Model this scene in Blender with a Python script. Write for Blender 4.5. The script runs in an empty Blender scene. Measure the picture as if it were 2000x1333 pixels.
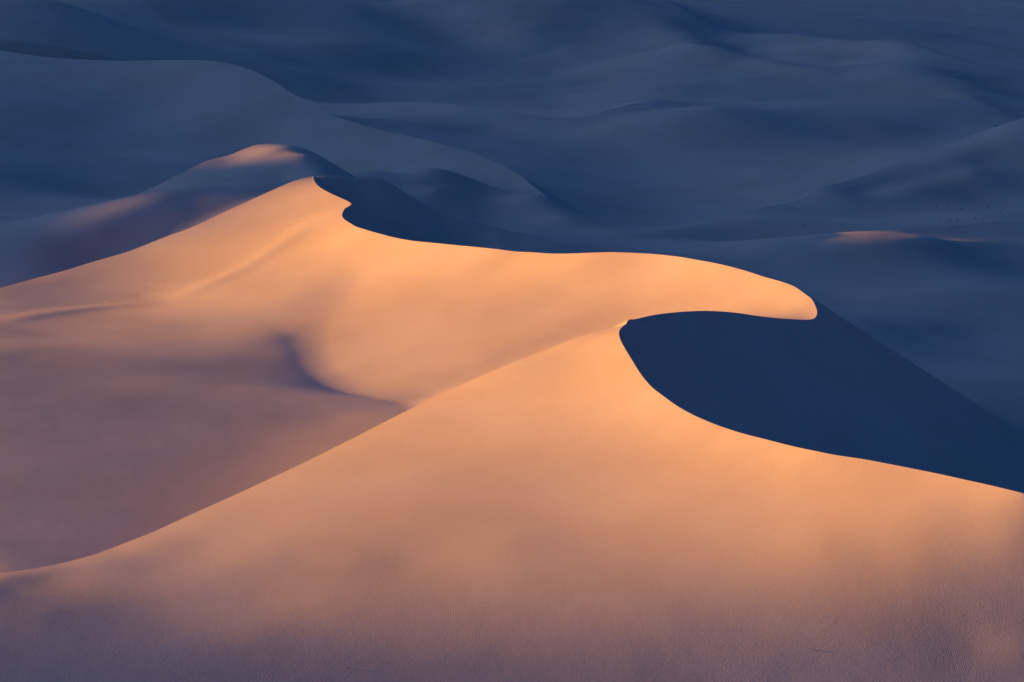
import bpy, math, random
import numpy as np

# ------------------------------------------------------------------ camera, sky, sun, exposure
sc = bpy.context.scene
CAM_Z, F_PX, PITCH = 60.0, 5555.0, math.radians(9.85)
cd = bpy.data.cameras.new('camera'); cam = bpy.data.objects.new('camera', cd); sc.collection.objects.link(cam)
cam.location = (0, 0, CAM_Z); cam.rotation_euler = (math.radians(90)-PITCH, 0, 0)
cd.sensor_width = 36.0; cd.lens = F_PX/2000.0*36.0; cd.clip_start = 1.0; cd.clip_end = 20000.0
sc.camera = cam
SUN_AZ, SUN_EL = math.radians(10.0), math.radians(7.0)      # the sun: left, a little ahead of the lens, low
SX, SY = -math.cos(SUN_AZ), math.sin(SUN_AZ)
world = bpy.data.worlds.new('World'); sc.world = world; world.use_nodes = True
wn = world.node_tree.nodes; wl = world.node_tree.links; wn.clear()
sky = wn.new('ShaderNodeTexSky'); sky.sky_type = 'NISHITA'; sky.sun_disc = False
sky.sun_elevation = SUN_EL; sky.sun_rotation = math.atan2(SX, SY); sky.altitude = 0
sky.air_density = 0.7; sky.dust_density = 10.0; sky.ozone_density = 8.5
bgn = wn.new('ShaderNodeBackground'); bgn.inputs['Strength'].default_value = 0.145
wo = wn.new('ShaderNodeOutputWorld'); wl.new(sky.outputs[0], bgn.inputs[0]); wl.new(bgn.outputs[0], wo.inputs[0])
ld = bpy.data.lights.new('sun', 'SUN'); sun = bpy.data.objects.new('sun', ld); sc.collection.objects.link(sun)
ld.energy = 5.0; ld.angle = math.radians(0.6); ld.color = (1.0, 0.60, 0.08)
from mathutils import Vector
toward = Vector((SX*math.cos(SUN_EL), SY*math.cos(SUN_EL), math.sin(SUN_EL)))
sun.rotation_euler = toward.to_track_quat('Z', 'Y').to_euler()
vs = sc.view_settings; vs.view_transform = 'Standard'; vs.look = 'None'; vs.gamma = 1.0; vs.exposure = 1.6; vs.use_curve_mapping = False

# ------------------------------------------------------------------ measured relief of the dunes (smooth sheets, crest lines)
PLATES = {
 'P': ([-0.994175,4.37972,-0.14652392,-0.922414,4.419,0.028204712,-0.812264,4.47792,0.036410513,-0.743792,4.50738,0.076369331,-0.679941,4.54666,-0.45632249,-0.624319,4.59576,0.068870769,-0.580043,4.64486,-0.68529002,-0.538134,4.69396,-0.24030362,-0.508935,4.73324,1.7337531,-0.474201,4.77252,-1.6232464,-0.434378,4.8118,0.91242022,-0.391732,4.82162,-0.46676592,-0.369244,4.8118,0.40928267,-0.346186,4.79216,-0.022177203,-0.322679,4.7627,0.069818041,-0.299443,4.73324,-0.69103527,-0.263231,4.69396,-0.12888845,-0.240648,4.6645,-0.25920397,-0.213702,4.62522,-0.1362111,-0.182606,4.57612,-1.4052248,-0.382412,4.7,-1.4439323,-0.558795,4.4,-0.65017695,-0.68053,4.16,-0.29330863,-0.720979,3.96,-0.42640588,-0.599099,4.12,5.4122153,-0.469967,4.32,1.1257437,-0.405515,4.48,0.1038566,-0.312717,4.55,2.5457551,-1.2,4.4,0.024921522,-0.2,4.3,0.3074511,-0.277938,4.26831,-0.26972393,-0.205632,4.28931,0.71542982,-0.155215,4.28531,-0.30707783,-0.0696646,4.26831,-0.049247487,-0.581786,4.28027,0.51621638,-0.54519,4.63601,0.80656427,-0.467887,4.70715,-1.4370362,-0.393092,4.73134,1.9122947,-0.336288,4.65335,2.4943644,-0.666085,4.07297,0.95229105,-0.597051,4.10847,-4.9157095,-0.531313,4.18361,0.33908603,-0.465375,4.28045,-0.91064128,-0.408347,4.51408,0.88751586,-0.369915,4.54499,-3.4534068,-0.683261,3.95195,0.60339295,-0.592792,4.07663,-1.6643684],
  (-0.314989468,-0.086603691,0.069197819)),
 'F': ([0.573351,1.92917,0.2013179,0.515108,1.98552,-0.47236666,0.466996,2.01991,0.83573854,0.418,2.05836,-0.58843024,0.383214,2.078,2.4528816,0.349541,2.1074,-0.18533734,0.31553,2.14156,-0.36921906,0.280067,2.17378,0.30711398,0.243528,2.20647,1.3727433,0.207331,2.25577,0.054303193,0.18109,2.29238,0.61825121,0.162191,2.32467,0.46539805,0.143452,2.3694,-0.069470254,0.128546,2.41817,0.62918768,0.117475,2.46706,0.63538876,0.109265,2.5417,0.20905547,0.104433,2.59696,0.69866353,0.101878,2.64288,0.18705487,0.101876,2.66905,0.7195176,0.105794,2.72049,-0.77990853,0.111182,2.7439,-0.12956098,0.0744238,2.71677,0.38036504,0.0542517,2.69937,0.32431949,0.0244557,2.67501,-0.47018692,0,2.65101,0.3063579,-0.0235662,2.62703,-0.10428265,-0.0593918,2.59258,-0.24660844,-0.093332,2.54343,-0.083785769,-0.115105,2.50744,-0.058071079,-0.136255,2.47146,-0.14676273,-0.15676,2.43524,-0.25951066,-0.18611,2.37825,-0.10106536,-0.214391,2.32613,-0.13816571,-0.234651,2.28764,-0.067382875,-0.255402,2.24922,-0.024769228,-0.283968,2.19442,-0.21492312,-0.308404,2.15057,-0.5639944,-0.323755,2.11966,0.22666217,-0.340373,2.10025,-0.3213429,-0.362298,2.08009,0.23383766,-0.382908,2.06586,-0.67106115,-0.432485,2.02751,-0.62782629,-0.49301,1.96666,0.31580546,0,1.7,0.020344502,-0.309754,1.66,-0.00017542234,0.313486,1.68,-0.040064305,-0.156743,1.68,0.0072807707,0.157676,1.69,0.039933343,0,2.12,0.29311618,0.190175,2.06,-0.11127152,0.24154,1.86,0.21466023,-0.179949,1.94,0.3334426,-1.2,1.7,-0.0023151006,1.2,1.2,0.0034255457,-0.8,1.2,0.0046126225,0,1,0.0032991497,-0.376632,2.05214,1.1993063,-0.34708,2.08129,0.37010003,-0.388286,2.01252,0.77864408,-0.362893,2.01664,-0.2745064,0.0855822,2.60032,-0.79308546,0.0969881,2.52352,-0.3354447,0.11146,2.43225,-0.9883601,0.0724928,2.64396,-0.51647983,0.0484941,2.65219,-0.042487838,0,2.60348,0.47468386,-0.0468081,2.55317,0.034772607,-0.0918148,2.50051,0.32910112,-0.134337,2.43521,0.37277924,-0.173748,2.35852,0.2611032,-0.211654,2.2952,0.13196767,-0.246238,2.22168,0.26347947,-0.279589,2.15915,0.54250565,-0.311568,2.10301,0.46806083,-0.34343,2.05855,-0.68522083,-0.369225,2.03153,-0.77690584,0.0463428,2.52977,-0.22410406,0,2.50942,0.077658864,-0.0453998,2.47286,-0.10203073,-0.0891576,2.42509,-0.11316138,0.0884558,2.41054,-0.11776065,0.128793,2.33765,-0.33614949,0.167712,2.28089,-0.8469424,0.205363,2.23295,-0.53330813,0.242027,2.19162,-0.78812291,0.277891,2.15554,-0.34457693,0.312606,2.12004,-0.22089727,0.346676,2.08855,-0.26154484,0.373821,2.06693,-1.011597,0,2.3914,0.065145867,0.0434505,2.36446,0.084909059,0.0851936,2.31654,0.073908273,0.125271,2.26944,-0.16690114,0.164009,2.22702,0.19329412,0.201094,2.18309,-0.28014561,0.237549,2.14769,-0.17522514,0.272796,2.11269,0.10832285,0.307698,2.0838,0.55607728,0.342147,2.05833,-0.22193604,0.369568,2.04052,0.58488501,-0.129319,2.34057,-0.1248481,-0.0854428,2.31967,0.10441872,-0.0424263,2.30364,-0.064333638,0,2.2712,0.032683443,0.0413246,2.24241,-0.07055304,0.0817454,2.21719,-0.01066879,0.120448,2.17657,0.10211173,0.1581,2.14138,0.09015338,-0.204904,2.21884,-0.14368208,-0.163946,2.21986,0.11956796,-0.122317,2.20825,-0.070101547,-0.0810874,2.19587,0.088729302,-0.0403781,2.1869,0.010296069,0,2.1647,-0.048935721,0.0395988,2.14334,-0.11689023,0.0784803,2.12326,-0.04973782,0.116534,2.10119,-0.00896851,0.153989,2.08175,0.012395326,0.192188,2.07918,-0.0064805068,0.228606,2.06031,0.36093035,0.264398,2.04183,-0.19571274,0.300175,2.02771,0.24248555,0.335727,2.01525,-0.10291695,-0.238594,2.14966,-0.38641051,-0.195405,2.11131,0.29774523,-0.155781,2.10397,-0.20078624,-0.116546,2.09875,0.30214448,-0.0774888,2.09312,-0.34934661,0,2.07161,0.071579621,0.0759696,2.05078,0.056583376,0.150301,2.02803,0.035211696,0.223067,2.00594,0.0095994443,0.294059,1.982,0.0098890808,-0.269375,2.07698,-0.18055961,-0.301976,2.03536,0.053200606,-0.330153,1.97552,0.24022329,-0.259418,1.9964,-0.14145282,-0.227756,2.04746,0.081881705,-0.187482,2.0212,-0.21818048,-0.112287,2.01757,0.077268994,-0.0373485,2.01323,-0.048095269,0.0372281,2.00674,-0.045422675,0.110394,1.9823,0.12356355,0.182637,1.9671,-0.0047325541,0.25405,1.95384,0.043835517,0.325268,1.94505,-0.36107386,-0.318622,1.90288,0.043279743,-0.249095,1.91269,0.087835624,-0.179506,1.93031,-0.16886926,-0.107892,1.93369,-0.014975316,-0.0360016,1.9357,0.11402856,0.0359936,1.93527,0.12469517,0.107891,1.93366,-0.084238016,0.179001,1.92426,0.086384548,0.249593,1.91591,-0.091786131,0.320068,1.9103,0.019862267,-0.308032,1.83554,-0.098760588,-0.240597,1.84333,-0.035172597,-0.17258,1.85111,-0.011493649,-0.103953,1.85835,0.015592312,-0.0347659,1.86451,-0.033235015,0.0348559,1.86933,-0.032794163,0.104764,1.87284,0.00077059456,0.174863,1.87559,0.033614891,0.245096,1.8778,-0.10392049,0.315603,1.88065,-0.40721671,-0.346077,1.76313,-0.050639228,-0.337572,1.7165,-0.0046792889,-0.297544,1.76852,0.013378453,-0.290153,1.72128,0.018812469,-0.248677,1.77368,-0.020673647,-0.242585,1.72691,-0.0067820797,-0.199547,1.77908,-0.0064675416,-0.194655,1.73213,0.010679335,-0.150188,1.78534,-0.012478617,-0.146502,1.7382,-0.0056651729,-0.100444,1.79104,-0.0081268584,-0.0979818,1.74378,0.013960367,-0.0503998,1.79737,-0.010169448,-0.0491713,1.7502,-0.001239993,0,1.80281,0.0080722117,0,1.75596,0.013033296,0.0506963,1.80795,-0.026428045,0.0494952,1.76173,0.0036535442,0.101696,1.81336,0.024638901,0.0993471,1.76807,0.045661618,0.152921,1.81784,-0.06525936,0.149485,1.77359,-0.015298405,0.204426,1.82257,0.11215941,0.199982,1.77953,0.10521623,0.256083,1.8265,-0.29656965,0.250692,1.78462,-0.032223369,0.307941,1.83031,0.49473514,0.301731,1.78996,0.27689172,0.35983,1.8332,-0.41157715,0.352688,1.79336,-0.15906939,0.396233,2.02071,-0.51675621,0.387637,1.97125,-0.79349291,0.37803,1.91629,-0.9856342,0.336038,1.89885,-0.14684848,0.324303,1.86896,0.10779461,0.347296,1.88137,0.60567279,0.361327,1.94461,0.97851947,-0.382363,1.94134,-0.14555424,-0.363312,1.83875,-0.16533017,-0.332517,1.88015,-0.013242739,-0.327777,1.85158,0.086686033,-0.321911,1.81612,0.091479715,-0.280965,1.88653,-0.02035978,-0.276886,1.85737,-0.013777377,-0.27188,1.82146,0.011962235,-0.229165,1.89382,-0.018506149,-0.225781,1.86407,0.024580886,-0.221665,1.82775,0.007626626,-0.176748,1.89883,-0.049802821,-0.174186,1.86952,-0.012398544,-0.171039,1.8334,0.022105052,-0.123996,1.90301,0.061818938,-0.12226,1.87458,-0.074244265,-0.120086,1.8389,0.021431642,-0.0709939,1.90675,-0.01965258,-0.0700467,1.87951,-0.039184021,-0.0688397,1.84477,0.022015184,-0.0177686,1.90891,-0.13555152,-0.0175427,1.88285,0.078294498,-0.0172527,1.84935,0.0039598822,0.0355571,1.90998,-0.13437331,0.0351327,1.88538,-0.0085955384,0.0345833,1.85353,0.032116628,0.0889092,1.91033,0.058450745,0.0879141,1.88715,-0.078785826,0.0866124,1.85684,0.018821781,0.142266,1.91048,-0.089800153,0.140772,1.88862,-0.019813545,0.138801,1.8598,0.023031734,0.195574,1.91007,-0.21436995,0.19368,1.88977,0.081140439,0.191143,1.86264,-0.1017854,0.246608,1.89058,-0.022713308,0.302243,1.91003,-0.004047728,0.299722,1.89229,0.22995419,0.296233,1.86787,-0.172187,-0.395736,2.01243,0.30155892],
  (-0.126061722,0.0613288993,0.0937458171)),
 'V': ([-0.215107,3.76405,1.1899592,-0.226266,3.80345,-0.36481376,-0.230679,3.83182,0.23647398,-0.230812,3.85809,-0.041423565,-0.228816,3.88448,0.52908639,-0.223237,3.89819,-0.15800484,-0.222203,3.91143,-0.59758058,-0.224698,3.92449,0.3019004,-0.232582,3.95024,-0.018650951,-0.250024,4.00143,0.1665389,-0.264003,4.04998,-0.0200672,-0.278974,4.1096,0.038888009,-0.289374,4.16405,0.14684359,-0.295658,4.21711,-0.088579544,-0.299309,4.25331,-0.69656855,-0.307165,4.24472,0.69494921,-0.325135,4.22783,0.1463167,-0.341973,4.19837,-0.12230296,-0.37482,4.13858,0.0067627292,-0.415103,4.06683,-0.2430743,-0.449598,3.96432,0.3217117,-0.489402,3.91728,-0.14207834,-0.526326,3.86181,-0.12750754,-0.56217,3.80304,0.05120859,-0.594805,3.73649,0.22568258,-0.630027,3.68207,-0.0068550022,-0.65955,3.62147,0.14088841,-0.723881,3.45227,-0.15413477,-0.796595,3.23119,-0.13464978,-0.362298,2.08009,-0.10494037,-0.382908,2.06586,0.025796588,-0.432485,2.02751,-0.03691153,-0.49301,1.96666,-0.048361566,-0.093332,2.54343,0.10574679,-0.115105,2.50744,0.0051700758,-0.136255,2.47146,-0.0056122145,-0.15676,2.43524,-0.026043178,-0.18611,2.37825,-0.012691529,-0.214391,2.32613,-0.038408467,-0.234651,2.28764,-0.038426741,-0.255402,2.24922,-0.061003307,-0.283968,2.19442,-0.06902572,-0.308404,2.15057,-0.084960372,-0.323755,2.11966,-0.048878528,-0.340373,2.10025,-0.052829683,-0.162836,2.96,-0.26180962,-0.548768,3.06347,0.1066882,-0.49455,3.07453,-0.018518959,-0.439939,3.08567,-0.001707982,-0.384931,3.09689,0.0091094779,-0.329522,3.10819,0.044385193,-0.512569,2.85424,0.075668514,-0.461818,2.86386,-0.016127492,-0.410723,2.87354,-0.069012637,-0.359281,2.88329,0.082644654,-0.307489,2.89311,-0.23841153,-0.263592,2.876,0.13944651,-0.48085,2.67089,-0.068988378,-0.433149,2.67934,-0.10117363,-0.385145,2.68784,-0.045184872,-0.336836,2.69639,0.00065324161,-0.288218,2.70499,0.060419837,-0.239289,2.71365,0.048849975,-0.452828,2.50892,-0.02515704,-0.407832,2.51639,-0.0038928442,-0.362566,2.5239,-0.070895705,-0.31703,2.53146,-0.030634353,-0.275279,2.57868,0.00034877054,-0.251017,2.62438,0.025715085,-0.427893,2.36479,0.12879324,-0.385311,2.37144,-0.040926875,-0.342488,2.37813,0.093629151,-0.310209,2.40091,0.0090882039,-0.410921,2.26669,-0.029035688,-0.372456,2.2887,-0.035760388,-0.29212,3.60702,-0.43559591,-0.273956,3.49693,0.29099529,-0.256991,3.39524,0.022979474,-0.247407,3.33059,0.21063921,-0.238562,3.26536,-0.15478132,-0.229097,3.1975,-0.14252407,-0.220255,3.13599,-0.1436558,-0.20951,3.07711,-0.068183758,-0.198097,3.02137,0.1549086,-0.182884,2.97935,-0.013621505,-0.167491,2.94762,-0.038926087,-0.147079,2.91699,-0.55989858,-0.127541,2.89793,-0.026305939,-0.10572,2.88257,0.48651732,-0.0787318,2.86244,0.36290261,-0.156809,3.06,-0.1514168,-0.111937,3.06,-0.018207297,-0.142397,3.25,-0.11367405,-0.091622,3.35,-0.032403648,-0.0284883,3.12,-0.018182715,-0.0628263,3.45,-0.018756587,0.0282792,3.1,-0.0069142142,0.0609672,3.35,-0.031707835,-1.5,2.5,-0.0019437712,-1.5,3.3,-0.0016886954,-1.2,3,-0.0017976291,-0.385501,2.11266,0.22484411,-0.378441,2.1396,-0.12301654,-0.367787,2.18309,0.034144693,-0.357374,2.21951,0.095289975,-0.36047,2.06907,0.32426191,-0.389533,2.16915,0.18988224,-0.381267,2.21548,-0.11635757,-0.327683,4.11252,-0.039633624,-0.360533,3.97688,-0.03299935,-0.40188,4.02997,-0.060225514,-0.424098,3.89353,0.10840487,-0.283034,3.90253,-0.067301844,-0.247044,3.89411,-0.10465417,-0.244767,3.74524,-0.77123435,-0.489009,3.84452,-0.088601262,-0.543232,3.73232,-0.07912973,-0.596867,3.64177,0.0012378741,-0.623448,3.60263,-0.10802994,-0.564193,3.64491,-0.12231186,-0.508538,3.72688,0.093554387,-0.447458,3.78729,-0.00028078277,-0.37461,3.74719,-0.10569663,-0.345036,3.80004,0.16356069,-0.313521,3.83899,-0.19506762,-0.404722,3.5835,-0.076025737,-0.359049,3.58483,0.26408522,-0.456011,3.57506,-0.21876224,-0.51157,3.50712,-0.051490129,-0.556259,3.38766,0.0094514932,-0.568528,3.2781,-0.17895914,-0.619286,3.46578,-0.037284119,-0.263784,3.62583,0.28446589,-0.288428,3.51858,-0.15638814,-0.316369,3.47133,-0.11051676,-0.339369,3.38201,0.053093149,-0.36268,3.31105,-0.23449772,-0.422773,3.30829,0.11718917,-0.475343,3.25368,0.034912275,-0.2555,3.33327,-0.193222,-0.262932,3.27227,0.24003118,-0.262421,3.11904,0.096953139,-0.284573,3.11174,-0.20224527,-0.241885,3.24542,-0.17184209,-0.231052,3.15911,0.13303197,-0.220025,3.09925,0.13749042,-0.272069,3.23776,0.35293795,-0.253554,3.15162,0.21337933,-0.237478,3.01619,0.097038415,-0.213289,2.9094,0.097594806,-0.187603,2.84158,0.11841039,-0.159949,2.90816,0.37032244,-0.131244,2.86262,0.42455887,-0.105265,2.86998,-0.94872116,-0.269406,2.94128,0.025421624,-0.311886,3.10036,0.031496997,-0.240076,2.91138,-0.041872772,-0.20519,2.79585,-0.0018163105,-0.176793,2.75133,-0.37963568,-0.151585,2.75221,0.22521882,-0.255124,2.781,0.0081159048,-0.221187,2.67475,-0.10143474,-0.240029,2.60988,-0.15175836,-0.195318,2.65633,0.095877383,-0.319485,2.90669,0.1698915,-0.293214,2.65932,0.033334626,-0.256748,2.53468,-0.050208833,-0.290755,2.42422,0.0054764083,-0.353432,2.75186,-0.069471044,-0.329057,2.55403,0.0016339767,-0.329384,2.37862,-0.041233357,-0.444718,3.03931,0.031151807,-0.401932,2.7383,0.02829958,-0.374599,2.54408,0.091457583,-0.468812,2.84351,-0.047158501,-0.433753,2.62263,-0.0097525016,-0.405974,2.44695,-0.0010079067,-0.520714,2.99678,-0.2121452,-0.473707,2.71772,0.045830234,-0.412722,2.35298,-0.0158857,-0.357622,2.27511,0.075333518,-0.384535,2.18674,-0.18123251,-0.525029,3.19347,-0.12106568,-0.40211,3.14266,0.016038197,-0.346217,3.15681,-0.10363246,-0.57304,3.16864,-0.06761389,-0.507193,2.88585,-0.066676461,-0.485519,2.7582,-0.071214623,-0.46801,2.65456,0.082083618,-0.452337,2.56163,0.0387044,-0.437697,2.47483,0.081846602,-0.423114,2.3886,-0.029832727,-0.407517,2.29692,-0.034579959,-0.458429,2.91169,0.053153059,-0.437528,2.77459,0.020689671,-0.421447,2.66842,0.046936813,-0.40709,2.57347,-0.030780046,-0.393706,2.48494,-0.044737347,-0.380836,2.39992,-0.019401508,-0.367255,2.31069,0.024874004,-0.408334,2.93476,-0.0068701301,-0.388682,2.78915,0.041881202,-0.37406,2.68001,0.035866464,-0.361148,2.58344,-0.0044081006,-0.349557,2.49659,0.058824938,-0.338326,2.41257,-0.014570777,-0.358451,2.96659,-0.01525782,-0.339718,2.80715,0.052724207,-0.326543,2.69405,-0.024531841,-0.315083,2.59542,0.03807491,-0.304929,2.50782,0.01715722,-0.307185,2.99629,-0.14333024,-0.289795,2.82224,0.0029259739,-0.278274,2.70579,-0.073777755,-0.268311,2.60482,0.074341709,-0.627733,3.24387,0.32320087,-0.574723,2.96437,0.2125609,-0.542044,2.79057,0.085263407,-0.518349,2.66356,0.015384053,-0.497627,2.55226,-0.023024083,-0.477799,2.44594,-0.060027855,-0.457671,2.33846,-0.083625408,-0.433755,2.21207,0.062203973,-0.672737,3.44824,0.29816713],
  (0.0102172435,0.0343152359,0.0138003301)),
 'S': ([-0.0210475,4.63942,0.51408675,0,4.63105,-0.6495662,0.063151,4.63847,0.2163105,0.127115,4.66766,-0.25154185,0.191013,4.67578,0.20932391,0.255657,4.69306,0.0082637726,0.320268,4.70286,-0.21552248,0.383801,4.69657,0.11014761,0.426034,4.69226,-0.35518445,0.489483,4.68891,-0.007622121,0.552948,4.68663,-0.22170073,0.64086,4.70861,0.48296086,0.731234,4.74143,0.97599307,0.800022,4.76759,0.50680129,0.869526,4.79412,-0.055690375,1.01059,4.84636,0.080670839,1.25353,4.93981,-0.039221935,0.240692,4.41671,0.47846467,0.403818,4.44329,-0.015946284,0.664137,4.57295,-0.2450923,0.656656,4.51849,1.0964466,0.635448,4.3659,-0.57575265,0.59617,4.08839,0.094639403,0.560151,3.83419,3.1132706,0.522432,3.56818,-0.41691921,0.60546,3.29992,-0.0093940084,0.574089,3.12305,0.10804276,0.477525,4.0292,-0.34540972,0.784831,4.31246,0.046445285,0.700189,3.83419,0.1219783,0.398288,4.37971,-1.8671159,0.0774671,4.26524,0.32279857,0.158141,4.35216,-0.1627053,0.516301,4.3659,-0.62113525,0.4,2.72,-0.055476202,0.55,2.62,0.045247172,0.7,2.55,-0.02056378,0.5,2.85,-0.030155806,1.8,3.5,0.010054836,2,4.5,0.011497468,1.2,3,0.025496543,0.6,3.3,-0.090332204,0.2,3.8,-0.060748819,0.820871,4.76251,-0.13557687,0.754925,4.72758,-1.1340095,0.680621,4.68761,-0.71399163,0.249717,4.58304,0.12819739,0.405887,4.4691,0.12007419,0.571278,4.49439,0.36295536,0.763715,4.67431,0.13656499,0.835977,4.69963,0.052502475,0.400064,4.40198,1.9900799,0.478364,4.38491,0.41939606,0.640093,4.40055,0.53835403,0.773861,4.47876,-0.82852621,0.242656,4.45138,-0.61519112,0.319715,4.39736,-0.095969824,0.464416,4.25044,-0.28747063,0.559956,4.09732,0.21112518,0.678772,4.14022,0.26050086,0.481926,3.77117,0.75959238,0.557464,3.8158,-3.1629814,0.633948,3.85718,-0.5825624,0.561441,3.40535,0.47692545,0.580806,3.22813,-0.16613194],
  (-0.183677967,0.00720599749,0.0322015465)),
 'A': ([-2.00258,7.45,-0.00027712408,-1.54973,7.2,0.014556584,-1.25669,7,0.024250202,-1.14954,6.92,-0.094146505,-1.04433,6.84,-0.23664052,-0.906719,6.73,-0.060328668,-0.772943,6.62,0.075510382,-0.667645,6.52,0.14665357,-0.608549,6.45,0.10562729,-0.576127,6.41,-0.023373281,-0.527159,6.33,0.23683686,-0.477366,6.24,-0.09078297,-0.430472,6.16,0.10609975,-0.382898,6.07,-0.22654458,-0.323497,5.98,-0.065490148,-0.265634,5.89,-0.087596867,-0.182248,5.77,-0.00047610952,-0.128422,5.69,0.48784579,-0.0761406,5.62,-0.31802576,-0.0379777,5.53,0.099100062,0,5.43,0.2006202,0.0242427,5.36,1.1625304,0.0477936,5.28,0.44303451,0.0706447,5.2,2.4951123,0.103125,5.08,-0.9952289,0.134921,4.96,-1.2448208,0.164208,4.84,-0.68920481,0.183512,4.77,-0.019739282,0.206459,4.74,1.1038104,0.23805,4.77,-2.2396179,0.286568,4.86,-0.41820173,0.336674,4.95,0.097950898,0.388381,5.04,0.023600555,0.427944,5.11,0.0055423436,0.469371,5.18,0.34373285,0.551879,5.3,-1.767437,0.608547,5.38,-0.46101027,0.693757,5.48,-0.41231368,0.809339,5.6,-0.31180455,0.932188,5.74,-0.68430895,1.0491,5.82,-0.0049055145,1.28502,5.95,-0.072976916,1.64323,6.1,0.12012218,-0.251103,5.05,1.8500559,-0.195625,5.08,-2.0355816,-0.138853,5.12,1.0640928,-0.809276,5.6,0.040192766,-0.756699,5.22,-0.47196956,-0.616843,5.7,0.36059166,-0.404139,5.6,-0.19923963,-0.193347,5.35,-0.26999084,-1.03709,5.75,0.12103286,-0.94225,5.2,0.38081199,-0.173738,4.8,-0.66143199,-0.0826281,4.56,0.25937806,0,4.4,0.099515393,0.0825493,4.55,0.18154606,0.150945,4.62,-0.065265058,-0.0390068,4.3,0.10520161,0.644354,5.08,-0.0018969776,0.43361,4.78,0.16387895,0.815409,5,0.31118099,0.984499,5.45,-0.63367716,0.767345,5.3,-0.23074278,0.90601,5,0.099041508,0.531053,4.88,0.099200091,0.297316,4.68,-0.20842626,-2.5,6,-0.0051818708,2.5,6,-0.059656694,2,5.2,0.048641145,-0.4,4.3,-0.05332241,-0.994175,4.37972,-0.064768102,-0.922414,4.419,0.0085856513,-0.812264,4.47792,0.10730368,-0.743792,4.50738,-0.0039392044,-0.679941,4.54666,-0.14079999,-0.624319,4.59576,-0.050654801,-0.580043,4.64486,0.02346015,-0.538134,4.69396,0.044935201,-0.508935,4.73324,0.11529925,-0.474201,4.77252,-0.20831308,-0.434378,4.8118,-0.32729124,-0.391732,4.82162,0.052713345,-0.369244,4.8118,0.28644979,-0.346186,4.79216,0.36429799,-0.322679,4.7627,0.22369859,-0.299443,4.73324,0.35435905,-0.263231,4.69396,0.35760705,-0.240648,4.6645,0.030783096,-0.213702,4.62522,-0.14955588,-0.182606,4.57612,-0.56762875,-0.0210475,4.63942,-0.021847211,0,4.63105,0.23659571,0.063151,4.63847,-0.011584402,0.127115,4.66766,-0.68302359,0.191013,4.67578,0.4686827,0.255657,4.69306,-0.64316189,0.320268,4.70286,-0.3332022,0.383801,4.69657,-0.36061856,0.426034,4.69226,-0.19569164,0.489483,4.68891,-0.023652047,0.552948,4.68663,0.10541304,0.64086,4.70861,0.038451264,0.731234,4.74143,-0.030747085,0.800022,4.76759,-0.053252129,0.869526,4.79412,-0.029447237,1.01059,4.84636,-0.0011384177,1.25353,4.93981,-0.033622337,-0.244833,4.92391,-0.32097735,-0.257373,5.17609,-1.0994798,-0.190738,4.95309,-1.6940686,-0.200512,5.20691,0.43943935,-0.135383,4.99205,-1.7305871,-0.142323,5.24795,0.095880156,-1.09521,6.77399,0.27531905,-0.827651,6.5797,-0.066744092,-0.671653,6.44229,0.053723563,-0.567629,6.30982,-0.18549286,-0.433602,6.01198,0.46049262,-0.315005,5.81808,0.36442573,-0.204179,5.65147,-0.28634306,-0.0997246,5.51715,0.15326738,0,5.32809,-1.4597716,0.0452679,4.9964,3.0611763,0.0878694,4.84549,2.2074077,-0.789538,6.2632,-0.38791676,-0.608507,6.13983,0.20561461,-0.830233,5.74502,-0.2142267,-0.639385,5.90284,0.019608086,-1.01223,6.24539,0.09550422,-0.870015,5.05719,-0.091649387,-0.698083,5.51382,0.047201925,-0.540794,5.99672,-0.48538083,-0.417813,5.78413,-0.32649167,-0.239251,5.29206,0.40826045,-0.137426,5.06629,2.1900933,-0.0489723,5.41533,-0.30972668,-0.134605,4.95768,3.2950977,-0.0451977,4.99252,-2.376123,-0.044056,4.85962,-0.72518299,0.0438135,4.83137,-1.0235255,0.0470675,5.19665,-3.1559669,0.0861943,4.74944,-0.29234919,0.170767,4.7036,0.10107529,0.259061,4.75821,2.2088663,0.304527,4.79501,0.76554827,0.395377,4.8428,0.18155662,0.491546,4.92759,-0.049363353,0.651771,5.13529,-0.3788801,0.862959,5.29157,0.44620362,0.577067,5.31238,2.3072897,0.745583,5.49896,0.19232399,0.915528,5.6348,0.015702286,1.00092,5.66095,1.1381675,0.520714,5.22484,-0.3007608,0.623239,5.2956,0.35013666,0.732859,5.40093,0.53378227,0.891768,5.48179,2.0013704,0.979604,5.53357,-0.72684462,0.666117,5.2532,-0.35621183,0.876488,5.38119,-1.5104292],
  (-0.215062183,-0.00983732053,0.0560399965)),
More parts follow.
